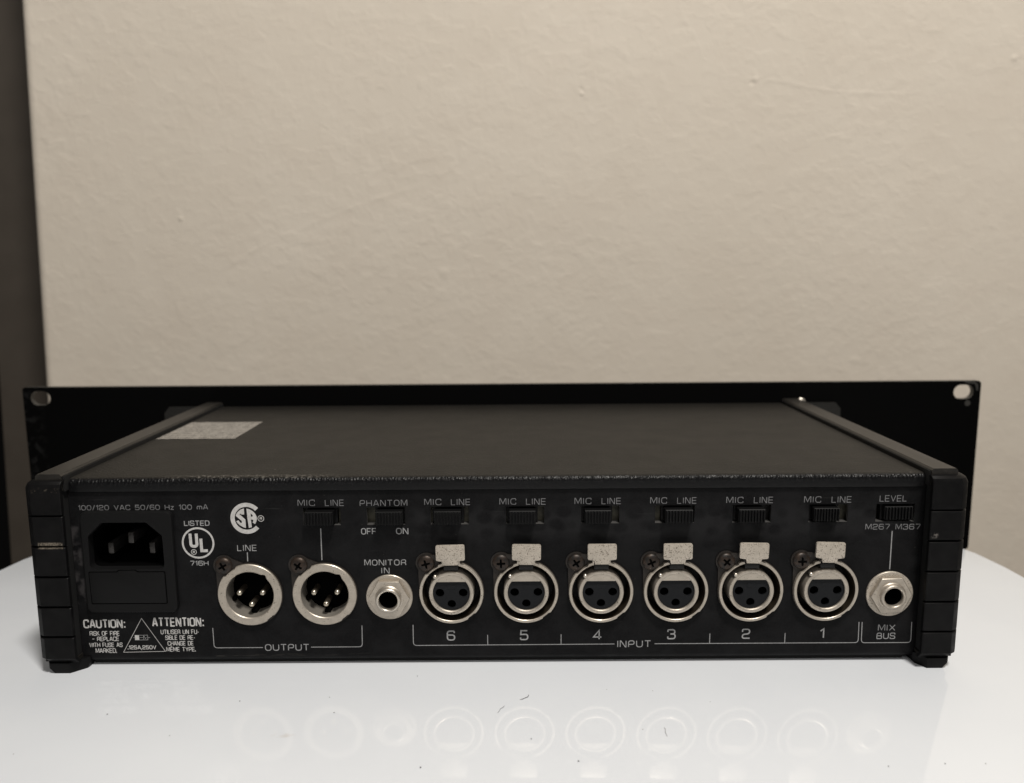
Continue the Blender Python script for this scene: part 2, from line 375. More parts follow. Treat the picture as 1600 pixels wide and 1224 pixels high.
# dark door standing behind the wall corner
bm = bmesh.new()
def dl(z): return -389.0+(z-62)*0.0306*1.0
v = []
for y in (320, 345):
    for z in (-700, 1300):
        v.append([bm.verts.new((dlx, y, z)) for dlx in (-365.0+(z-60)*0.039, -292.0)])
box_ = v
bm.faces.new((v[0][0], v[0][1], v[1][1], v[1][0])); bm.faces.new((v[2][0], v[3][0], v[3][1], v[2][1]))
bm.faces.new((v[0][0], v[1][0], v[3][0], v[2][0])); bm.faces.new((v[0][1], v[2][1], v[3][1], v[1][1]))
bm.faces.new((v[1][0], v[1][1], v[3][1], v[3][0])); bm.faces.new((v[0][0], v[2][0], v[2][1], v[0][1]))
bmesh.ops.recalc_face_normals(bm, faces=bm.faces[:])
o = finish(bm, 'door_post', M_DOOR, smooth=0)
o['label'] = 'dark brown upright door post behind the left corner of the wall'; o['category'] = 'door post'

# table
tb = bpy.data.objects.new('table', None); COL.objects.link(tb); tb.location = (0, -0.1, -0.72)
tb['label'] = 'white glossy table top carrying the black mixer'; tb['category'] = 'table'
half = [(229.0, -420), (228.8, 40), (228.3, 70), (227.2, 92), (224.4, 110), (219, 124), (209, 134), (196, 139.5), (180, 141)]
outl = [(x-1.6, y) for x, y in half]+[(-x-1.6, y) for x, y in reversed(half)]
bm = bmesh.new()
t = bmesh.new()
top = [t.verts.new((x, y, 0)) for x, y in outl]; bot = [t.verts.new((x, y, -18)) for x, y in outl]
t.faces.new(top); t.faces.new(list(reversed(bot)))
for i in range(len(outl)):
    j = (i+1) % len(outl); t.faces.new((top[i], bot[i], bot[j], top[j]))
bmesh.ops.recalc_face_normals(t, faces=t.faces[:])
bmesh.ops.bevel(t, geom=[e for e in t.edges if abs(e.verts[0].co.z-e.verts[1].co.z) < 1e-6], offset=1.2, segments=3, affect='EDGES', profile=0.5)
merge(bm, t)
finish(bm, 'table_top', M_TABLE, tb, (0, 100, 720), smooth=50)
for sx in (-1, 1):
    for yy in (-385, 95):
        bm = bmesh.new(); box(bm, sx*195-14, sx*195+14, yy-14, yy+14, -720, -18.2, 1.5)
        finish(bm, 'leg', M_TABLE, tb, (0, 100, 720))

# ------------------------------------------------------------------ the mixer
mixer = bpy.data.objects.new('audio_mixer', None); COL.objects.link(mixer)
mixer.location = (0, 0.07, 0)
mixer['label'] = 'black rack-mount audio mixer seen from the rear, row of round nickel sockets'
mixer['category'] = 'audio mixer'
OFF = (0, -70, 0)
def part(bm, name, m, smooth=35, label=None, at=None):
    loc = OFF if at is None else (at[0], at[1]-70, at[2])
    return finish(bm, name, m, mixer, loc, smooth, label)

YP = 6.0                                   # rear panel plane
INX = [-15.3+24.97*k for k in range(6)]    # inputs 6..1
ZX = 26.15
MALE = [-82.8, -57.75]
JACK = [(-36.2, 24.35), (131.3, 24.4)]
SLOTS = [(-64.0, -51.5, -62.9, -53.6), (-42.9, -30.3, -39.6, -30.7), (-21.8, -9.15, -20.5, -11.6), (3.15, 15.75, 4.1, 12.9),
         (28.0, 40.6, 28.9, 37.6), (52.4, 65.4, 55.3, 64.4), (78.0, 90.7, 79.3, 88.0), (103.1, 116.0, 104.2, 112.6), (125.2, 138.0, 127.9, 137.2)]
SZ = (49.35, 55.35)
INLET = roundpoly([(-130.1, 51.2, 0.6), (-115.4, 51.2, 0.6), (-110.4, 46.6, 0.6), (-110.3, 34.5, 2.4), (-135.1, 34.5, 2.4), (-134.9, 46.6, 0.6)], 1)
# rear panel: holed face + rolled bottom edge
bm = bmesh.new()
XW = 141.2
holes = [[(a, SZ[0]), (b, SZ[0]), (b, SZ[1]), (a, SZ[1])] for a, b, _, _ in SLOTS]
holes += [rrect(-135.6, -108.6, 22.5, 52.5, 1)]
holes += [circ(x, ZX-0.2, 9.0, 32) for x in MALE] + [circ(x, ZX, 10.0, 32) for x in INX] + [circ(x, z, 4.4, 24) for x, z in JACK]
prism(bm, [(-XW, 4.0), (XW, 4.0), (XW, 62), (-XW, 62)], holes, YP, YP+1.2, side_mi=1)
arc = [(YP+2.4*(1-math.cos(t)), 4.0-2.5*math.sin(t)) for t in [k*PI/2/8 for k in range(9)]]
extrude_x(bm, [(YP, 4.0)]+arc[1:]+[(30, 1.5)], -XW, XW)
rp = part(bm, 'rear_panel', [M_PANEL, M_BARE])
bm = bmesh.new(); box(bm, -XW, XW, 30.1, 146.5, 1.5, 3.4)
part(bm, 'bottom_cover', M_PANEL)
bm = bmesh.new(); box(bm, -138.5, 138.5, 8.4, 26, 0.25, 1.48)  # added black strip, stands in for the shade under the case
part(bm, 'gap_shade_strip', M_SHADEBLACK, smooth=0)
# inside of the case, so that nothing shines through
bm = bmesh.new(); box(bm, -XW+1, XW-1, 27, 28, 3.6, 64)
part(bm, 'inner_divider', M_DARKIN)
# top cover: bent over the rear edge, slightly proud of the panel
bm = bmesh.new()
r = 1.9; z1 = 65.9
arc = [(YP-0.8+r*(1-math.cos(t)), z1-r+r*math.sin(t)) for t in [k*PI/2/10 for k in range(11)]]
pr = [(YP+0.9, 61.5), (YP-0.7, 61.45), (YP-0.8, 61.8)]+arc+[(60, z1), (147.0, z1)]
nx = 240
cols = []
rr = random.Random(3)
for i in range(nx+1):
    x = -140.2+280.4*i/nx
    d = rr.uniform(-0.04, 0.04)
    col = []
    for k, (y, z) in enumerate(pr):
        q = d if 3 <= k <= 12 else 0
        if k == 0 or k == 1: z += rr.uniform(-.05, .05)
        col.append(bm.verts.new((x, y+q*0.7, z-abs(q)*0.6)))
    cols.append(col)
for i in range(nx):
    for j in range(len(pr)-1): bm.faces.new((cols[i][j], cols[i][j+1], cols[i+1][j+1], cols[i+1][j]))
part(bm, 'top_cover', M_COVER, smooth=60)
# sticker on the cover
bm = bmesh.new()
sx0, sx1, sy0, sy1 = -139.2, -107.2, 67.4, 104.0
gn = 14
g = [[bm.verts.new((sx0+(sx1-sx0)*i/gn+(sy1*0 + 0), sy0+(sy1-sy0)*j/gn + (0.6 if i == gn and j == 0 else 0), z1+0.08+0.16*abs(math.sin(i*1.3+j*0.7))*rr.random())) for j in range(gn+1)] for i in range(gn+1)]
for i in range(gn):
    for j in range(gn): bm.faces.new((g[i][j], g[i+1][j], g[i+1][j+1], g[i][j+1]))
part(bm, 'sticker', M_STICK, smooth=80, label='silvery creased inventory sticker on the top cover')
# side rails and body sides
for s in (-1, 1):
    bm = bmesh.new()
    prl = [(s*140.9, 62.5), (s*140.9, 67.4), (s*141.5, 68.1), (s*148.8, 68.1), (s*149.4, 67.5), (s*149.4, 3.2), (s*141.0, 3.2), (s*141.0, 5), (s*147.5, 5), (s*147.5, 62.5)]
    prism(bm, prl, (), 2.6, 147.6)
    part(bm, 'side_rail', M_RAIL, smooth=30)
    bm = bmesh.new(); xi = sorted((s*140.45, s*140.86)); box(bm, xi[0], xi[1], 3.2, 147.0, 62.2, 67.2)  # added black strip, paints the shade between rail and cover
    part(bm, 'rail_shade_strip', M_SHADEBLACK, smooth=0)
    # end cap: core, six ribs, foot
    bm = bmesh.new()
    core = [(s*141.4, 4.0), (s*151.3, 4.0), (s*151.5, 64.0), (s*150.2, 65.6), (s*141.4, 65.6)]
    prism(bm, core, (), 1.9, 14)
    cap = part(bm, 'end_cap', M_SHADEBLACK, smooth=30, label=('left' if s < 0 else 'right')+' ribbed plastic end cap')
    gz = [3.6, 13.35, 23.73, 34.1, 44.48, 54.85, 66.1]
    for k in range(6):
        t = bmesh.new()
        z0 = gz[k]+(0.33 if k else 0); z2 = gz[k+1]-(0.33 if k < 5 else 0)
        xa, xb = 140.4, 151.5
        # cross-section: front face, chamfer on the outer side, back
        sec = [(xa, 0.25), (xa+0.3, 0.0), (150.0, 0.0), (151.9, 1.1), (153.1, 3.0), (153.1, 14.5), (142.5, 14.5), (142.5, 2.6), (xa, 1.6)]
        ins = [(0, 0), (0, 0)]
        A = []
        if k == 5:   zr = [(z0, 0.0), (z0+0.25, 0.0), (z2-2.4, 0.0), (z2-0.9, 0.55), (z2-0.15, 1.5), (z2, 2.6)]
        elif k == 0: zr = [(z0, 1.9), (z0+1.8, 0.25), (z0+2.2, 0.0), (z2-0.2, 0.0), (z2, 0.22)]
        else:        zr = [(z0, 0.22), (z0+0.2, 0.0), (z2-0.2, 0.0), (z2, 0.22)]
        for z, i_ in zr:
            row = []
            for (x, y) in sec:
                xx = x-(i_ if x > 151 else (i_*0.5 if x > 149 else 0)); yy = y+(i_ if y < 5 else 0)
                row.append(t.verts.new((s*xx, yy, z)))
            A.append(row)
        for a, b in zip(A, A[1:]):
            for q in range(len(sec)):
                t.faces.new((a[q], a[(q+1) % len(sec)], b[(q+1) % len(sec)], b[q]))
        t.faces.new(A[0]); t.faces.new(list(reversed(A[-1])))
        bmesh.ops.recalc_face_normals(t, faces=t.faces[:])
        finish(t, 'cap_rib', M_CAP, cap, smooth=28)
    # foot
    t = bmesh.new()
    up = [(143.0, 0.9), (149.6, 0.9), (150.6, 2.2), (150.6, 22), (138.4, 22), (138.4, 5.6)]
    dn = [(143.2, 1.3), (148.2, 1.3), (149.0, 2.4), (149.0, 21), (139.2, 21), (139.2, 5.0)]
    if s > 0: up = [(max(x, 140.4), y) for x, y in up]; dn = [(max(x, 140.9), y) for x, y in dn]
    U = [t.verts.new((s*x, y, 3.7)) for x, y in up]; U2 = [t.verts.new((s*x, y, 2.0)) for x, y in up]; D = [t.verts.new((s*x, y, 0.05)) for x, y in dn]
    for a, b in ((U, U2), (U2, D)):
        for q in range(6): t.faces.new((a[q], a[(q+1) % 6], b[(q+1) % 6], b[q]))
    t.faces.new(U); t.faces.new(list(reversed(D)))
    bmesh.ops.recalc_face_normals(t, faces=t.faces[:])
    finish(t, 'foot', M_CAP, cap, smooth=25)
    # front foot near the front panel (body rests level)
# front rack panel (its back is what we see), slotted corners
bm = bmesh.new()
zt, zb = 76.3, -11.8
RX0, RX1 = -241.8, 240.8
def slot(cx, cz): return rrect(cx-5.0, cx+5.0, cz-3.6, cz+3.6, 3.55, 6)
sl = [slot(x, z) for x in (RX0+8.9, RX1-8.6) for z in (zt-5.6, zb+5.6)]
prism(bm, rrect(RX0, RX1, zb, zt, 1.6, 4), sl, 147.9, 150.9, side_mi=1)
part(bm, 'rack_panel', [M_RACK, M_RACKEDGE], smooth=30)
# chips of worn paint along the panel's top edge
for x in (-105, -2.6, 62, 148, 166, 201, 222, 232):
    bm = bmesh.new()
    wdt = random.uniform(1.5, 6)
    prism(bm, roundpoly([(x, zt-0.22), (x+wdt, zt-0.2), (x+wdt*0.8, zt+0.06), (x+wdt*0.2, zt+0.06)], 0.05), (), 147.84, 147.95)
    part(bm, 'paint_chip', M_BARE, smooth=0)
bm = bmesh.new(); prism(bm, roundpoly([(231.5, zt-0.1), (234, zt-1.2), (237.6, zt-1.5), (238.7, zt-5), (239.4, zt-5), (239.3, zt-1.9), (237.9, zt-0.4)], 0.4), (), 147.8, 147.95)
part(bm, 'paint_chip', M_RACKEDGE, smooth=0)
bm = bmesh.new(); prism(bm, circ(234.6, zt-11.3, 1.5, 10), (), 147.8, 147.95)
part(bm, 'paint_chip', M_RACKEDGE, smooth=0)
for s in (-1, 1):
    bm = bmesh.new(); prism(bm, [(s*149.6, 40), (s*170, 40), (s*170, 63), (s*167.5, 66.0), (s*149.6, 66.0)], (), 145.9, 147.7, bev=0.3)
    part(bm, 'mounting_bracket', M_BRKT, smooth=30)
bm = bmesh.new(); lathe(bm, [(0, 0), (1.2, 0.1), (2.1, 0.7), (2.2, 1.4)], 20)
part(bm, 'bracket_screw', M_BRIGHT, at=(150.0, 144.6, 66.6))

# ---- power inlet
fr = rrect(-136.9, -107.4, 20.3, 54.4, 1.9, 5)
drw = [(-135.5, 23.6), (-110.5, 23.6), (-110.5, 34.05), (-135.5, 34.05)]
DR = roundpoly([(-135.3, 23.4), (-110.4, 23.4), (-110.5, 34.1), (-119.5, 34.1, 0.05), (-120.3, 34.7, 0.05), (-125.5, 34.7, 0.05), (-126.1, 34.1, 0.05), (-135.5, 34.1)], 0.5)
INL2 = roundpoly([(-130.1, 51.2, 0.6), (-115.4, 51.2, 0.6), (-110.4, 46.6, 0.6), (-110.3, 35.2, 2.0), (-135.1, 35.2, 2.0), (-134.9, 46.6, 0.6)], 1)
bm = bmesh.new()
prism(bm, fr, [INL2], 4.3, 7.5, side_mi=0)
# rounded outer edge
inlet = part(bm, 'power_inlet', M_INLET, smooth=30)
bm = bmesh.new()
def offs(poly, d):
    cx = sum(p[0] for p in poly)/len(poly); cz = sum(p[1] for p in poly)/len(poly)
    return [(cx+(x-cx)*(1+d/14.7), cz+(z-cz)*(1+d/17)) for x, z in poly]
oo = [[bm.verts.new((x, y, z)) for x, z in offs(fr, d)] for d, y in ((0.0, 4.3), (0.25, 4.42), (0.4, 4.75), (0.4, 6.0))]
for a, b in zip(oo, oo[1:]):
    for i in range(len(fr)): bm.faces.new((a[i], a[(i+1) % len(fr)], b[(i+1) % len(fr)], b[i]))
bmesh.ops.recalc_face_normals(bm, faces=bm.faces[:])
finish(bm, 'inlet_rim', M_INLET, inlet)
bm = bmesh.new()
a = [bm.verts.new((x, 7.4, z)) for x, z in INL2]; b = [bm.verts.new((x, 22, z)) for x, z in INL2]
for i in range(len(a)): bm.faces.new((a[i], a[(i+1) % len(a)], b[(i+1) % len(a)], b[i]))
bm.faces.new(b)
finish(bm, 'recess', M_HOLE, inlet, smooth=0)
for px, pz in ((-129.8, 41.0), (-122.8, 44.6), (-115.9, 41.0)):
    bm = bmesh.new(); box(bm, px-0.95, px+0.95, 8.4, 21.8, pz-1.9, pz+1.9, 0.3, 2)
    finish(bm, 'contact_blade', M_BLADE, inlet)
bm = bmesh.new(); prism(bm, DR, (), 4.05, 4.29, bev=0.1)
finish(bm, 'fuse_drawer', M_INLET, inlet, smooth=25)
bm = bmesh.new(); prism(bm, [(x+(0.3 if x > -123 else -0.3), z+(0.3 if z > 28 else -0.35)) for x, z in DR], (), 4.27, 4.285)
finish(bm, 'drawer_gap', M_HOLE, inlet, smooth=0)

# ---- shared socket meshes
def notch(a, r):
    d = 0
    for c, wd, dp in ((math.radians(-52), 0.13, 0.35), (math.radians(128), 0.22, 0.5)):
        k = (a-c+PI) % (2*PI)-PI
        if abs(k) < wd: d -= dp if r > 9.9 else 0
    return d
def flange_mesh():
    bm = bmesh.new()
    # teardrop ear reaching to the screw at upper left
    c1 = (-8.3, 10.1); pts = []
    for i in range(13):
        a = math.radians(40+180*i/12); pts.append((c1[0]+3.5*math.cos(a), c1[1]+3.5*math.sin(a)))
    pts += [(10.98*math.cos(math.radians(a)), 10.98*math.sin(math.radians(a))) for a in range(172, 462, 6)]
    return pts
def screw(parent, x, z, rot, y=5.0):
    bm = bmesh.new()
    n = 28
    lathe(bm, [(2.9, 5.9-y), (2.9, 5.2-y), (2.7, 4.75-y), (2.1, 4.42-y), (1.2, 4.25-y), (0.001, 4.2-y)], n)
    o = finish(bm, 'screw', M_SCREW, parent, (x, y, z), smooth=50)
    # phillips recess: a dark cross just proud of the dished head
    bm = bmesh.new(); L = 1.45; wd = 0.36
    def arm(dx, dz):
        return (dx*math.cos(rot)-dz*math.sin(rot), dx*math.sin(rot)+dz*math.cos(rot))
    cr = [(-wd, wd), (-wd*0.8, L), (wd*0.8, L), (wd, wd), (L, wd*0.8), (L, -wd*0.8), (wd, -wd), (wd*0.8, -L), (-wd*0.8, -L), (-wd, -wd), (-L, -wd*0.8), (-L, wd*0.8)]
    prism(bm, [arm(*c) for c in cr], (), 4.12-y, 4.6-y)
    for q in bm.verts: q.co.x += x; q.co.z += z; q.co.y += y
    finish(bm, 'screw_recess', M_HOLE, parent, smooth=0)
    return o

# ---- male output sockets
male_mesh = {}
for i, x in enumerate(MALE):
    bm = bmesh.new()
    cup = [(10.7, 6.0), (10.7, 4.9), (10.5, 4.7), (8.25, 4.7), (8.0, 4.95), (7.85, 16.5)]
    lathe(bm, cup, 96, rf=lambda a, r: notch(a, r) + (0.75*max(0, 1-abs(((a-math.radians(52)+PI) % (2*PI)-PI))/0.16) if 7.5 < r < 8.3 else 0))
    # inner wall has its own colour
    for f in bm.faces:
        c = f.calc_center_median()
        if math.hypot(c.x, c.z) < 8.15 and c.y > 5.2: f.material_index = 1
    so = part(bm, 'output_socket', [M_NICKEL, M_CUP], smooth=40, at=(x, 0, 25.65))
    bm = bmesh.new(); prism(bm, flange_mesh(), [circ(0, 0, 8.6, 24)], 5.45, 5.95)
    finish(bm, 'mounting_flange', M_FLANGE, so)
    bm = bmesh.new(); prism(bm, circ(0, 0, 7.9, 40), (), 12.0, 13.0)
    for zz in range(1): box(bm, -1.0, 1.0, 8.2, 12.2, -7.75, -6.6, 0.1)
    box(bm, -7.4, -6.2, 8.6, 12.2, -3.6, -2.2, 0.1)
    finish(bm, 'insert', M_HOLE, so)
    for px, pz in ((-3.9, 0.15), (3.9, 0.15), (0.05, -3.9)):
        bm = bmesh.new(); lathe(bm, [(0.001, 5.6), (0.45, 5.7), (0.85, 6.05), (0.95, 6.6), (0.95, 14.1)], 20, px, pz)
        for f in bm.faces:
            if f.calc_center_median().y > 7.2: f.material_index = 1
        finish(bm, 'contact_pin', [M_PINS, M_SHAFT], so, smooth=50)
    screw(so, -8.3, 10.15, 0.5+i*0.45)

# ---- female input sockets
for i, x in enumerate(INX):
    bm = bmesh.new()
    gap = math.asin(2.45/10.2)
    a0 = PI/2+gap; a1 = PI/2-gap+2*PI
    ring = [(10.75, 6.0), (10.75, 4.5), (10.6, 4.3), (9.85, 4.3), (9.7, 4.45), (9.6, 15)]
    rf = lambda a, r: notch(a, r)
    lathe(bm, ring, 110, rf=rf, a0=a0, a1=a1)
    for f in bm.faces:
        c = f.calc_center_median()
        if math.hypot(c.x, c.z) < 9.72 and c.y > 4.7: f.material_index = 1
    so = part(bm, 'input_socket', [M_NICKEL, M_BRONZE], smooth=40, at=(x, 0, ZX+random.uniform(-.08, .08)))
    bm = bmesh.new(); prism(bm, flange_mesh(), [circ(0, 0, 9.8, 24)], 5.45, 5.95)
    # a metal lip runs from the screw ear to the latch
    prism(bm, [(-6.5, 11.5), (-2.4, 10.9), (-2.4, 11.9), (-5.0, 12.9), (-7.0, 13.0)], (), 5.0, 5.6)
    finish(bm, 'mounting_flange', M_FLANGE, so)
    bm = bmesh.new(); prism(bm, circ(0, 0, 10.0, 40), (), 13.5, 14.5)
    box(bm, -2.4, 2.4, 4.2, 14.0, 7.9, 9.6, 0.2)
    finish(bm, 'socket_well', M_DARKIN, so)
    # inner barrel
    bm = bmesh.new()
    lathe(bm, [(7.55, 13.8), (7.55, 4.3), (7.35, 4.0), (6.9, 3.9), (6.45, 4.0), (6.2, 4.25), (6.2, 5.8)], 72)
    a_ = math.acos(4.0/6.3)
    seg_ = [(6.3*math.sin(t), 6.3*math.cos(t)) for t in [-a_+2*a_*k/24 for k in range(25)]]
    prism(bm, seg_, (), 4.12, 5.8, bev=0.0)
    finish(bm, 'inner_barrel', M_NICKEL, so, smooth=40)
    bm = bmesh.new(); lathe(bm, [(0.001, 0), (0.4, 0.05), (0.62, 0.3), (0.62, 2.4)], 14)
    finish(bm, 'key_pin', M_BRIGHT, so, (-5.35, 3.7, 5.75))
    # black insert with three holes
    bm = bmesh.new()
    a_ = math.asin(4.0/6.25)
    lo = [(6.25*math.cos(t), 6.25*math.sin(t)) for t in [a_-(PI+2*a_)*k/40 for k in range(41)]]
    hs = [circ(-3.9, -0.1, 0.98*1.5, 24), circ(3.9, -0.1, 0.98*1.5, 24), circ(0, -4.0, 1.42, 24)]
    prism(bm, lo, hs, 4.8, 5.7)
    box(bm, -1.3, 1.3, 4.72, 4.85, 1.2, 2.6, 0.03, 1)      # moulded plaque
    box(bm, -4.0, 4.0, 4.55, 4.85, 3.45, 3.9, 0.08, 1)     # moulded ledge under the flat
    finish(bm, 'insert', M_INSERT, so, smooth=30)
    bm = bmesh.new(); prism(bm, circ(0, 0, 6.1, 30), (), 7.4, 7.5)
    finish(bm, 'contact_well', M_HOLE, so, smooth=0)
    for px, pz in ((-3.9, -0.1), (3.9, -0.1), (0, -4.0)):
        bm = bmesh.new(); lathe(bm, [(1.47, 5.5), (1.47, 7.4)], 20, px, pz)
        finish(bm, 'contact_hole', M_HOLE, so, smooth=40)
    # release latch: tab, neck and fold
    bm = bmesh.new()
    T = roundpoly([(-4.78, 11.85, 0.6), (-2.6, 11.6, 0.1), (-2.3, 10.2, 0.05), (2.3, 10.2, 0.05), (2.6, 11.6, 0.1), (4.78, 11.85, 0.6), (4.78, 17.15, 0.7), (-4.78, 17.15, 0.7)], 0.4, 4)
    prism(bm, T, (), 2.7, 3.5, bev=0.12)
    box(bm, -2.2, 2.2, 3.3, 5.9, 10.15, 10.9, 0.1)
    ang = (0.02, -0.012, 0.0, 0.006, -0.02, -0.03)[i]
    for q in bm.verts:
        dx, dz = q.co.x+0.05, q.co.z-10.5
        q.co.x = dx*math.cos(ang)-dz*math.sin(ang); q.co.z = 10.5+dx*math.sin(ang)+dz*math.cos(ang)
    t_ = finish(bm, 'release_latch', M_LATCH, so, smooth=35)
    bm = bmesh.new(); box(bm, 2.35, 3.0, 3.9, 6.0, 10.2, 11.9, 0.1); box(bm, -3.0, -2.4, 3.9, 6.0, 10.2, 11.6, 0.1)
    finish(bm, 'latch_lug', M_NICKEL if i in (0, 1, 2) else M_FLANGE, so, smooth=35)
    screw(so, -8.35, 10.1, (0.25, 0.05, 0.6, 0.4, 0.85, 0.02)[i])

# ---- jack sockets
for i, (x, z) in enumerate(JACK):
    bm = bmesh.new()
    lathe(bm, [(7.8, 6.0), (7.8, 5.5), (7.65, 5.35), (4.0, 5.35)], 64)
    jo = part(bm, 'jack_socket', M_LATCH if i else M_NICKEL, smooth=35, at=(x, 0, z))
    bm = bmesh.new()
    hexa = [(6.95*math.cos(PI/3*k+0.03*i), 6.95*math.sin(PI/3*k+0.03*i)) for k in range(6)]
    prism(bm, hexa, [circ(0, 0, 4.0, 30)], 3.8, 5.36)
    nut = finish(bm, 'hex_nut', M_NICKEL, jo, smooth=25)
    nut.modifiers.new('edge', 'BEVEL').width = 0.38*MM; nut.modifiers['edge'].segments = 2
    bm = bmesh.new()
    lathe(bm, [(4.6, 4.4), (4.6, 3.75), (4.4, 3.6), (4.3, 3.5), (4.25, 2.9), (4.1, 2.4), (3.7, 2.1), (3.4, 2.15), (3.15, 2.4), (3.1, 3.2), (3.1, 20)], 56)
    finish(bm, 'bushing', M_BRIGHT if i == 0 else M_NICKEL, jo, smooth=50)
    bm = bmesh.new(); lathe(bm, [(3.07, 3.6), (3.05, 18), (0.001, 18)], 30)
    finish(bm, 'bore', M_HOLE, jo, smooth=50)

# ---- slide switches
for i, (a, b, k0, k1) in enumerate(SLOTS):
    bm = bmesh.new()
    # frame behind the opening: five-sided tray with a fibre board floor
    t = bmesh.new()
    prism(t, [(a-1.5, SZ[0]-1.2), (b+1.5, SZ[0]-1.2), (b+1.5, SZ[1]+1.2), (a-1.5, SZ[1]+1.2)], (), 9.6, 10.2)
    merge(bm, t, 0)
    sw = part(bm, 'slide_switch', [M_BOARD if i not in (6, 8) else M_DARKIN], smooth=0)
    # sheet-metal lip, bare along the bottom of the opening
    bm = bmesh.new(); box(bm, a+0.02, b-0.02, 7.25, 9.5, SZ[0]-0.35, SZ[0]-0.02)
    finish(bm, 'switch_lip', M_BARE, sw, smooth=0)
    # black skirt either side of the knob (inside)
    bm = bmesh.new(); kz0, kz1 = 50.15, 54.55
    box(bm, k0-0.7, k1+0.7, 7.4, 9.4, SZ[0]-0.2, SZ[1]+0.3)
    n = 9; wd = (k1-k0)/n
    kf = 2.2 if i == 8 else (0.9 if i == 7 else 0.0)      # the level slider sits deeper in its slot
    box(bm, k0, k1, 3.3+kf, 7.6, kz0, kz1, 0.15, 1)
    for q in range(n):
        box(bm, k0+wd*(q+0.25), k0+wd*(q+0.62), 2.5+kf, 3.4+kf, kz0+0.12, kz1-0.12, 0.08, 1)
    finish(bm, 'slider_knob', M_KNOB, sw, smooth=25)

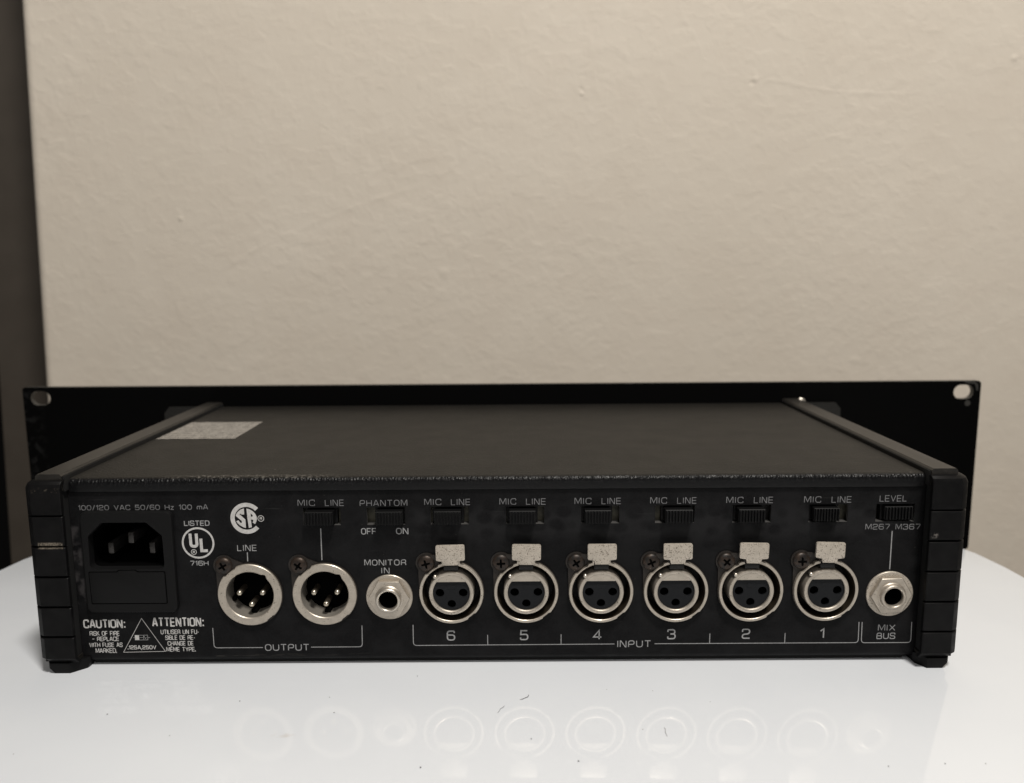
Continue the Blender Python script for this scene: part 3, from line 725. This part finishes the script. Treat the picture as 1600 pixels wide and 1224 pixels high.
# ------------------------------------------------------------------ lettering: stroke font, flat ink just proud of the panel
G = {  # width, strokes; each stroke (points, corner radius, closed)
 'A': (.95, [([(0,0),(.40,1),(.55,1),(.95,0)],.02,0), ([(.16,.30),(.79,.30)],0,0)]),
 'B': (.9, [([(0,0),(0,1),(.82,1),(.82,.52),(.1,.52)],.2,0), ([(.1,.52),(.9,.52),(.9,0),(0,0)],.2,0)]),
 'C': (.9, [([(.9,.72),(.9,1),(0,1),(0,0),(.9,0),(.9,.28)],.26,0)]),
 'D': (.92, [([(0,0),(.92,0),(.92,1),(0,1)],.28,2)]),
 'E': (.82, [([(.82,0),(0,0),(0,1),(.82,1)],0,0), ([(.05,.5),(.76,.5)],0,0)]),
 'F': (.8, [([(0,0),(0,1),(.8,1)],0,0), ([(.05,.48),(.72,.48)],0,0)]),
 'G': (.92, [([(.92,.72),(.92,1),(0,1),(0,0),(.92,0),(.92,.5),(.5,.5)],.24,0)]),
 'H': (.92, [([(0,0),(0,1)],0,0), ([(.92,0),(.92,1)],0,0), ([(.05,.5),(.87,.5)],0,0)]),
 'I': (.0, [([(0,0),(0,1)],0,0)]),
 'K': (.85, [([(0,0),(0,1)],0,0), ([(.82,1),(.1,.48)],0,0), ([(.3,.58),(.88,0)],0,0)]),
 'L': (.75, [([(0,1),(0,0),(.75,0)],0,0)]),
 'M': (1.1, [([(0,0),(0,1),(.12,1),(.55,.12),(.98,1),(1.1,1),(1.1,0)],0,0)]),
 'N': (.92, [([(0,0),(0,1),(.1,1),(.82,0),(.92,0),(.92,1)],0,0)]),
 'O': (.95, [([(0,0),(.95,0),(.95,1),(0,1)],.28,1)]),
 'P': (.88, [([(0,0),(0,1),(.88,1),(.88,.42),(.05,.42)],.24,0)]),
 'R': (.9, [([(0,0),(0,1),(.88,1),(.88,.46),(.05,.46)],.24,0), ([(.62,.44),(.88,.3),(.88,0)],.15,0)]),
 'S': (.88, [([(.86,.74),(.86,1),(0,1),(0,.53),(.88,.47),(.88,0),(0,0),(0,.26)],.22,0)]),
 'T': (.9, [([(0,1),(.9,1)],0,0), ([(.45,.97),(.45,0)],0,0)]),
 'U': (.92, [([(0,1),(0,0),(.92,0),(.92,1)],.26,0)]),
 'V': (.95, [([(0,1),(.475,0),(.95,1)],0,0)]),
 'W': (1.3, [([(0,1),(.33,0),(.65,.9),(.97,0),(1.3,1)],0,0)]),
 'X': (.92, [([(0,0),(.92,1)],0,0), ([(0,1),(.92,0)],0,0)]),
 'Y': (.9, [([(0,1),(.45,.45),(.9,1)],0,0), ([(.45,.5),(.45,0)],0,0)]),
 'z': (.62, [([(0,.68),(.62,.68),(0,0),(.62,0)],0,0)]),
 'm': (1.05, [([(0,0),(0,.68),(1.05,.68),(1.05,0)],.18,0), ([(.52,.66),(.52,0)],0,0)]),
 '0': (.88, [([(0,0),(.88,0),(.88,1),(0,1)],.28,1)]),
 '1': (.32, [([(0,.76),(.3,1),(.3,0)],0,0)]),
 '2': (.85, [([(0,.72),(0,1),(.85,1),(.85,.52),(0,.42),(0,0),(.87,0)],.2,0)]),
 '3': (.85, [([(0,.76),(0,1),(.82,1),(.82,.53),(.3,.53)],.2,0), ([(.3,.53),(.87,.53),(.87,0),(0,0),(0,.26)],.2,0)]),
 '4': (.92, [([(.66,0),(.66,1),(0,.24),(.92,.24)],0,0)]),
 '5': (.86, [([(.82,1),(.05,1,0),(.02,.57,0),(.86,.6),(.86,0),(0,0),(0,.24)],.2,0)]),
 '6': (.88, [([(.84,.78),(.84,1),(0,1),(0,0),(.88,0),(.88,.56),(.05,.56)],.22,0)]),
 '7': (.82, [([(0,1),(.82,1),(.82,.8),(.3,0)],.04,0)]),
 '/': (.5, [([(0,-.08),(.5,1.05)],0,0)]), '.': (.06, [([(.03,-.12),(.03,.2)],0,0)]), ',': (.12, [([(.08,.16),(.02,-.32)],0,0)]),
 ':': (.18, [([(.16,-.04),(.16,.15)],0,0), ([(.16,.58),(.16,.77)],0,0)]), '-': (.4, [([(0,.42),(.4,.42)],0,0)]), '_': (.7, [([(0,.5),(.7,.5)],0,0)]),
 '^': (.82, [([(.82,0),(0,0),(0,1),(.82,1)],0,0), ([(.05,.5),(.76,.5)],0,0), ([(.2,1.2),(.42,1.36),(.64,1.2)],0,0)]),
}
layer = [0]
def ribbon(bm, pts, wd, closed=False, y=None):
    """flat band along a polyline in x,z with mitred joints"""
    n = len(pts)
    if y is None:
        layer[0] = (layer[0]+1) % 7; y = -0.012-0.006*layer[0]
    P = [Vector((p[0], p[1])) for p in pts]
    L, Rr = [], []
    for i in range(n):
        if closed: a, b = P[i-1], P[(i+1) % n]
        else: a, b = P[max(i-1, 0)], P[min(i+1, n-1)]
        d1 = (P[i]-a); d2 = (b-P[i])
        if d1.length < 1e-7: d1 = d2
        if d2.length < 1e-7: d2 = d1
        d1.normalize(); d2.normalize()
        n1 = Vector((-d1.y, d1.x)); n2 = Vector((-d2.y, d2.x)); m = n1+n2
        if m.length < 1e-4: m = n1.copy()
        m.normalize(); k = min(1/max(m.dot(n1), 0.35), 2.0)
        L.append(bm.verts.new((P[i].x+m.x*wd/2*k, y, P[i].y+m.y*wd/2*k)))
        Rr.append(bm.verts.new((P[i].x-m.x*wd/2*k, y, P[i].y-m.y*wd/2*k)))
    for i in range(n if closed else n-1):
        j = (i+1) % n
        bm.faces.new((L[i], L[j], Rr[j], Rr[i]))
def glyphs(bm, s, x0, x1, z1, z0, st, gap=0.34, space=0.62):
    tot = 0
    for c in s: tot += (space if c == ' ' else G[c][0])
    gaps = sum(1 for i in range(len(s)-1))
    H = z1-z0-st
    W = (x1-x0)-st
    # width factor: glyph widths and gaps share what is left after the strokes
    k = W/((tot+gap*gaps))
    if gap*k < st*1.25 and gaps:                       # keep letters apart when they are heavy
        k = (W-gaps*st*1.25)/tot; gp = st*1.25
    else: gp = gap*k
    x = x0+st/2; z = z0+st/2
    for c in s:
        if c == ' ': x += space*k+gp; continue
        w_, strokes = G[c]
        for pts, r, cl in strokes:
            q = [(x+p[0]*k, z+p[1]*H)+tuple(p[2:]) for p in pts]
            rr_ = r*min(H, max(k, .01)*1.0)
            if cl == 2: q = [(p[0], p[1], 0.0) if i in (0, 3) else p for i, p in enumerate(q)]
            if r: q = roundpoly(q, rr_*1.6, 5, bool(cl))
            else: q = [(p[0], p[1]) for p in q]
            ribbon(bm, q, st, bool(cl))
        x += w_*k+gp
def text(s, x0, x1, z1, z0, st=0.27, m=None, label=None, gap=0.34, space=0.62, name='printed_word'):
    bm = bmesh.new(); glyphs(bm, s, x0, x1, z1, z0, st, gap, space)
    for f in bm.faces:
        f.normal_update()
        if f.normal.y > 0: f.normal_flip()
    shown = s.replace('_', '-').replace('^', 'E')
    return part(bm, name, m or M_PRINT, smooth=0, at=(0, YP, 0), label=label or ('printed ' + shown))
def lines(paths, st, m, name, label, closed=False):
    bm = bmesh.new()
    for p, r in paths: ribbon(bm, roundpoly(p, r, 5, closed) if r else p, st, closed)
    for f in bm.faces:
        f.normal_update()
        if f.normal.y > 0: f.normal_flip()
    return part(bm, name, m, smooth=0, at=(0, YP, 0), label=label)
def filled(polys, m, name, label, at):
    bm = bmesh.new()
    for outer, hs in polys:
        loops = [outer]+hs; flat = [p for l in loops for p in l]
        V = [bm.verts.new((p[0], -0.03, p[1])) for p in flat]
        for a, b, c in tessellate_polygon([[Vector((p[0], p[1], 0)) for p in l] for l in loops]):
            f = bm.faces.new((V[a], V[b], V[c])); f.normal_update()
            if f.normal.y > 0: f.normal_flip()
    return part(bm, name, m, smooth=0, at=at, label=label)
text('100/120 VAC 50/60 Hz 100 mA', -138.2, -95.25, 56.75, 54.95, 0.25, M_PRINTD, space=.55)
text('LISTED', -103.6, -95.1, 51.25, 49.4, 0.3, M_PRINT)
text('716H', -102.5, -96.3, 37.35, 35.6, 0.27)
text('LINE', -86.45, -79.9, 42.75, 40.6, 0.25, gap=.42)
for a, b, c, d in ((-65.6, -59.9, -56.6, -50.3), (-23.8, -18.2, -15.0, -8.6), (1.0, 6.5, 9.75, 16.3), (25.75, 31.3, 34.65, 41.1),
                   (50.7, 56.2, 59.55, 66.0), (75.75, 81.35, 84.8, 91.2), (101.35, 106.95, 110.4, 117.0)):
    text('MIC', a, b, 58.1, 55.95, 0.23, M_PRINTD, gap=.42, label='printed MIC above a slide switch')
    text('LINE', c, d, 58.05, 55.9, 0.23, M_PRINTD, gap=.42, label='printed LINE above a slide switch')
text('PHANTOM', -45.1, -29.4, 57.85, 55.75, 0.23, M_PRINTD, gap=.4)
text('OFF', -45.0, -39.95, 48.25, 46.05, 0.3, gap=.36); text('ON', -33.4, -29.3, 48.25, 46.05, 0.3, gap=.36)
text('MONITOR', -44.3, -30.3, 37.35, 35.25, 0.27, gap=.4); text('IN', -38.7, -35.95, 34.55, 32.45, 0.27, gap=.5)
text('OUTPUT', -79.05, -64.0, 7.65, 5.25, 0.3, gap=.36)
for s, xc, w_ in (('6', -15.85, 2.9), ('5', 8.9, 2.85), ('4', 33.7, 3.1), ('3', 58.7, 2.85), ('2', 83.9, 2.85), ('1', 109.6, 1.6)):
    text(s, xc-w_/2, xc+w_/2, 12.15, 8.5, 0.46, label='printed channel number '+s, name='printed_number')
text('INPUT', 40.45, 51.85, 8.2, 5.7, 0.3, gap=.4)
text('MIX', 128.35, 134.2, 13.3, 11.1, 0.25, gap=.4); text('BUS', 128.05, 134.35, 10.4, 8.15, 0.28, gap=.34)
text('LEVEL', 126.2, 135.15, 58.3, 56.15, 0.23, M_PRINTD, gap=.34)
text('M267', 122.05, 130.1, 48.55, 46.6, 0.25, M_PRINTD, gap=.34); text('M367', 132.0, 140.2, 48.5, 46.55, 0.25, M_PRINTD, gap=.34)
# caution block, heavy condensed letters
text('CAUTION:', -140.05, -125.8, 16.9, 13.75, 0.5, M_PRINTW, gap=.2)
text('ATTENTION:', -116.75, -99.2, 17.4, 14.15, 0.5, M_PRINTW, gap=.2)
for s, a, b, c, d in (('RISK OF FIRE', -138.2, -128.0, 12.7, 11.05), ('_ REPLACE', -137.5, -128.35, 10.7, 9.1), ('WITH FUSE AS', -138.65, -127.35, 8.55, 6.95),
                      ('MARKED.', -136.65, -129.45, 6.5, 4.85), ('UTILISER UN FU-', -114.1, -101.1, 13.1, 11.45), ('SIBLE DE RE-', -112.65, -102.55, 11.0, 9.4),
                      ('CHANGE DE', -112.0, -103.2, 8.95, 7.35), ('M^ME TYPE.', -112.6, -102.6, 6.8, 5.2)):
    text(s, a, b, c, d, 0.22, M_PRINTW, gap=.26, space=.5)
text('.125A,250V', -125.7, -115.95, 7.5, 6.05, 0.24, M_PRINTW, gap=.3)
lines([([(-120.2, 17.15), (-127.2, 5.05), (-112.95, 5.3)], 0)], 0.16, M_PRINTW, 'printed_triangle', 'printed warning triangle outline', True)
lines([([(-122.9, 9.45), (-118.6, 9.45), (-118.6, 11.15), (-122.9, 11.15)], 0)], 0.14, M_PRINT, 'printed_fuse', 'printed fuse symbol outline', True)
filled([([(-122.9, 9.45), (-121.5, 9.45), (-121.5, 11.15), (-122.9, 11.15)], [])], M_PRINTW, 'printed_fuse_end', 'solid end of the fuse symbol', (0, YP-0.03, 0))
lines([([(-123.6, 10.3), (-122.95, 10.3)], 0), ([(-118.55, 10.3), (-117.75, 10.3)], 0), ([(-121.4, 10.3), (-120.2, 10.3), (-119.8, 10.8), (-119.4, 9.8), (-119.05, 10.5)], 0), ([(-120.0, 9.5), (-120.0, 11.1)], 0)],
      0.12, M_PRINT, 'printed_fuse_lead', 'printed wire leads of the fuse symbol')
# brackets and pointer lines
lines([([(-83.15, 40.15), (-83.2, 37.0)], 0)], 0.34, M_PRINT, 'printed_line', 'short printed line from LINE to the left output')
lines([([(-58.35, 48.25), (-58.4, 37.3)], 0)], 0.34, M_PRINT, 'printed_line', 'printed line from the first switch to the second output')
lines([([(131.0, 46.1), (131.0, 32.8)], 0)], 0.34, M_PRINT, 'printed_line', 'printed line from the level switch to the mix bus jack')
lines([([(-96.35, 13.6), (-96.3, 6.45), (-79.75, 6.45)], 1.2), ([(-63.4, 6.5), (-46.0, 6.5), (-45.85, 14.15)], 1.2)], 0.26, M_PRINT, 'printed_bracket', 'printed bracket round the two outputs')
lines([([(-28.6, 14.25), (-28.65, 6.85), (39.5, 6.95)], 1.2), ([(53.1, 6.95), (121.95, 6.9), (121.85, 14.3)], 1.2)]+
      [([(x, 10.5), (x, 7.05)], 0) for x in (-3.45, 21.4, 71.7, 97.1)], 0.26, M_PRINT, 'printed_bracket', 'printed bracket round the six inputs')
lines([([(122.9, 14.3), (123.0, 6.85), (139.7, 6.85), (139.6, 14.2)], 1.2)], 0.26, M_PRINT, 'printed_bracket', 'printed bracket under the mix bus jack')
# listing mark: ring with the letters U and L
cx, cz = -99.35, 43.5
lines([(circ(cx, cz, 5.1, 56), 0)], 0.62, M_PRINTW, 'printed_ring', 'white ring of the round listing mark', True)
bm = bmesh.new()
ribbon(bm, roundpoly([(-101.85, 46.75), (-101.75, 42.35), (-99.75, 42.35), (-99.8, 46.75)], 0.9, 6, False), 0.98)
ribbon(bm, [(-98.35, 45.0), (-98.3, 40.8), (-96.25, 40.8)], 0.98)
for f in bm.faces:
    f.normal_update()
    if f.normal.y > 0: f.normal_flip()
part(bm, 'printed_word', M_PRINTW, smooth=0, at=(0, YP, 0), label='bold printed UL inside the ring')
def regmark(x, z, r):
    bm = bmesh.new(); ribbon(bm, circ(x, z, r, 24), 0.2, True)
    glyphs(bm, 'R', x-r*0.42, x+r*0.42, z+r*0.5, z-r*0.5, 0.2)
    for f in bm.faces:
        f.normal_update()
        if f.normal.y > 0: f.normal_flip()
    part(bm, 'registered_mark', M_PRINTW, smooth=0, at=(0, YP, 0), label='small printed registered mark')
regmark(-100.95, 40.4, 0.85); regmark(-78.0, 51.8, 0.98)
# certification mark: open C round S and A
k = 5.3/370
arcp = [(322.0*math.cos(t), 322*math.sin(t)) for t in [math.radians(41+(278)*i/50) for i in range(51)]]
bm = bmesh.new(); ribbon(bm, [(x*k, z*k) for x, z in arcp], 98*k)
for f in bm.faces:
    f.normal_update()
    if f.normal.y > 0: f.normal_flip()
part(bm, 'printed_ring', M_PRINTW, smooth=0, at=(-82.75, YP, 51.88), label='thick open C ring of the certification mark')
Sp = [(632,375),(632,520),(570,520),(548,498),(522,510),(652,640),(655,845),(590,822),(515,775),(465,725),(438,680),(490,658),(535,720),(565,722),(568,675),(432,548),(455,495),(500,440),(560,398)]
Ap = [(690,378),(760,398),(830,440),(885,500),(915,570),(920,630),(900,700),(870,750),(812,708),(835,680),(835,648),(780,640),(792,825),(722,842),(700,600)]
Ah = [(782,490),(838,560),(782,578)]
cv = lambda P: [((x-680)*k, -(y-612)*k) for x, y in P]
filled([(cv(Sp), []), (cv(Ap), [cv(Ah)])], M_PRINTW, 'printed_letters', 'printed S and A inside the open ring', (-82.75, YP, 51.88))

# ------------------------------------------------------------------ dust and lint on the table
def lint(pts, wd, label, m=M_FIBRE):
    bm = bmesh.new(); n = 6
    P = [Vector((x, y, 0.12+0.15*math.sin(i*1.7)**2)) for i, (x, y) in enumerate(pts)]
    rings = []
    c0 = P[0].copy()
    for i, p in enumerate(P):
        d = (P[min(i+1, len(P)-1)]-P[max(i-1, 0)]).normalized(); a = Vector((-d.y, d.x, 0)).normalized(); u = d.cross(a)
        r_ = wd/2*(0.5 if i in (0, len(P)-1) else 1)
        rings.append([bm.verts.new(p-c0+a*r_*math.cos(t)+u*r_*math.sin(t)) for t in [2*PI*q/n for q in range(n)]])
    for A, B in zip(rings, rings[1:]):
        for q in range(n): bm.faces.new((A[q], A[(q+1) % n], B[(q+1) % n], B[q]))
    bm.faces.new(rings[0]); bm.faces.new(list(reversed(rings[-1])))
    o = finish(bm, 'lint_fibre', m, None, tuple(c0), smooth=60)
    o['label'] = label; o['category'] = 'lint'; o['group'] = 'lint fibres on the table'
lint([(7.2, -17.0), (8.0, -17.1), (8.8, -16.2), (9.6, -15.8), (10.0, -14.9), (9.9, -14.4)], 0.16, 'small dark curled fibre on the table, in front of input 5')
lint([(0.4, -24.6), (1.0, -23.6), (1.2, -22.4), (2.1, -21.6), (2.5, -20.5)], 0.10, 'faint thin crinkled fibre on the table, left of the dark curled one')
lint([(49.2, -37.5), (49.0, -35.5), (49.4, -33.8), (49.1, -33.0)], 0.10, 'thin short straight fibre on the table, in front of input 3', M_SPECK)
sp = [(-80.1, -17, .35, 'in front of the left output socket'), (-52.6, -15, .28, 'nearest the second output socket'), (-49.2, -23.9, .35, 'a step in front of the second output socket'),
      (-26.5, -2.1, .3, 'right under the input bracket start'), (42.8, -33.7, .25, 'in front of inputs 4 and 3'), (10.3, -38.2, .38, 'in front of input 5 beyond the fibres'),
      (22.9, -48.8, .45, 'between inputs 5 and 4, near the photo bottom'), (-19.8, -51.2, .5, 'largest, in front of input 6'), (121.4, -50.8, .3, 'in front of the mix bus jack'),
      (132.2, -50.9, .32, 'in front of the right end cap'), (49.4, -12.3, .22, 'close to the panel below the word INPUT'), (34.9, -11.4, .24, 'close to the panel below input 4'),
      (105.7, -51.8, .3, 'in front of input 1, near the photo bottom'), (-94.1, -35.5, .28, 'in front of the fuse warning text'), (-118, -24, .35, 'in front of the power inlet'),
      (66, -19, .2, 'in front of input 3'), (-134, -44, .25, 'in front of the left end cap')]
for x, y, r_, where in sp:
    bm = bmesh.new(); bmesh.ops.create_icosphere(bm, subdivisions=1, radius=r_*0.62)
    for v_ in bm.verts: v_.co *= random.uniform(0.7, 1.2); v_.co.z *= 0.5
    o = finish(bm, 'dust_speck', M_FIBRE if r_ > .27 else M_SPECK, None, (x, y, r_*0.4), smooth=0)
    o['label'] = 'tiny dust speck on the white table, '+where; o['category'] = 'dust speck'; o['group'] = 'dust specks on the table'
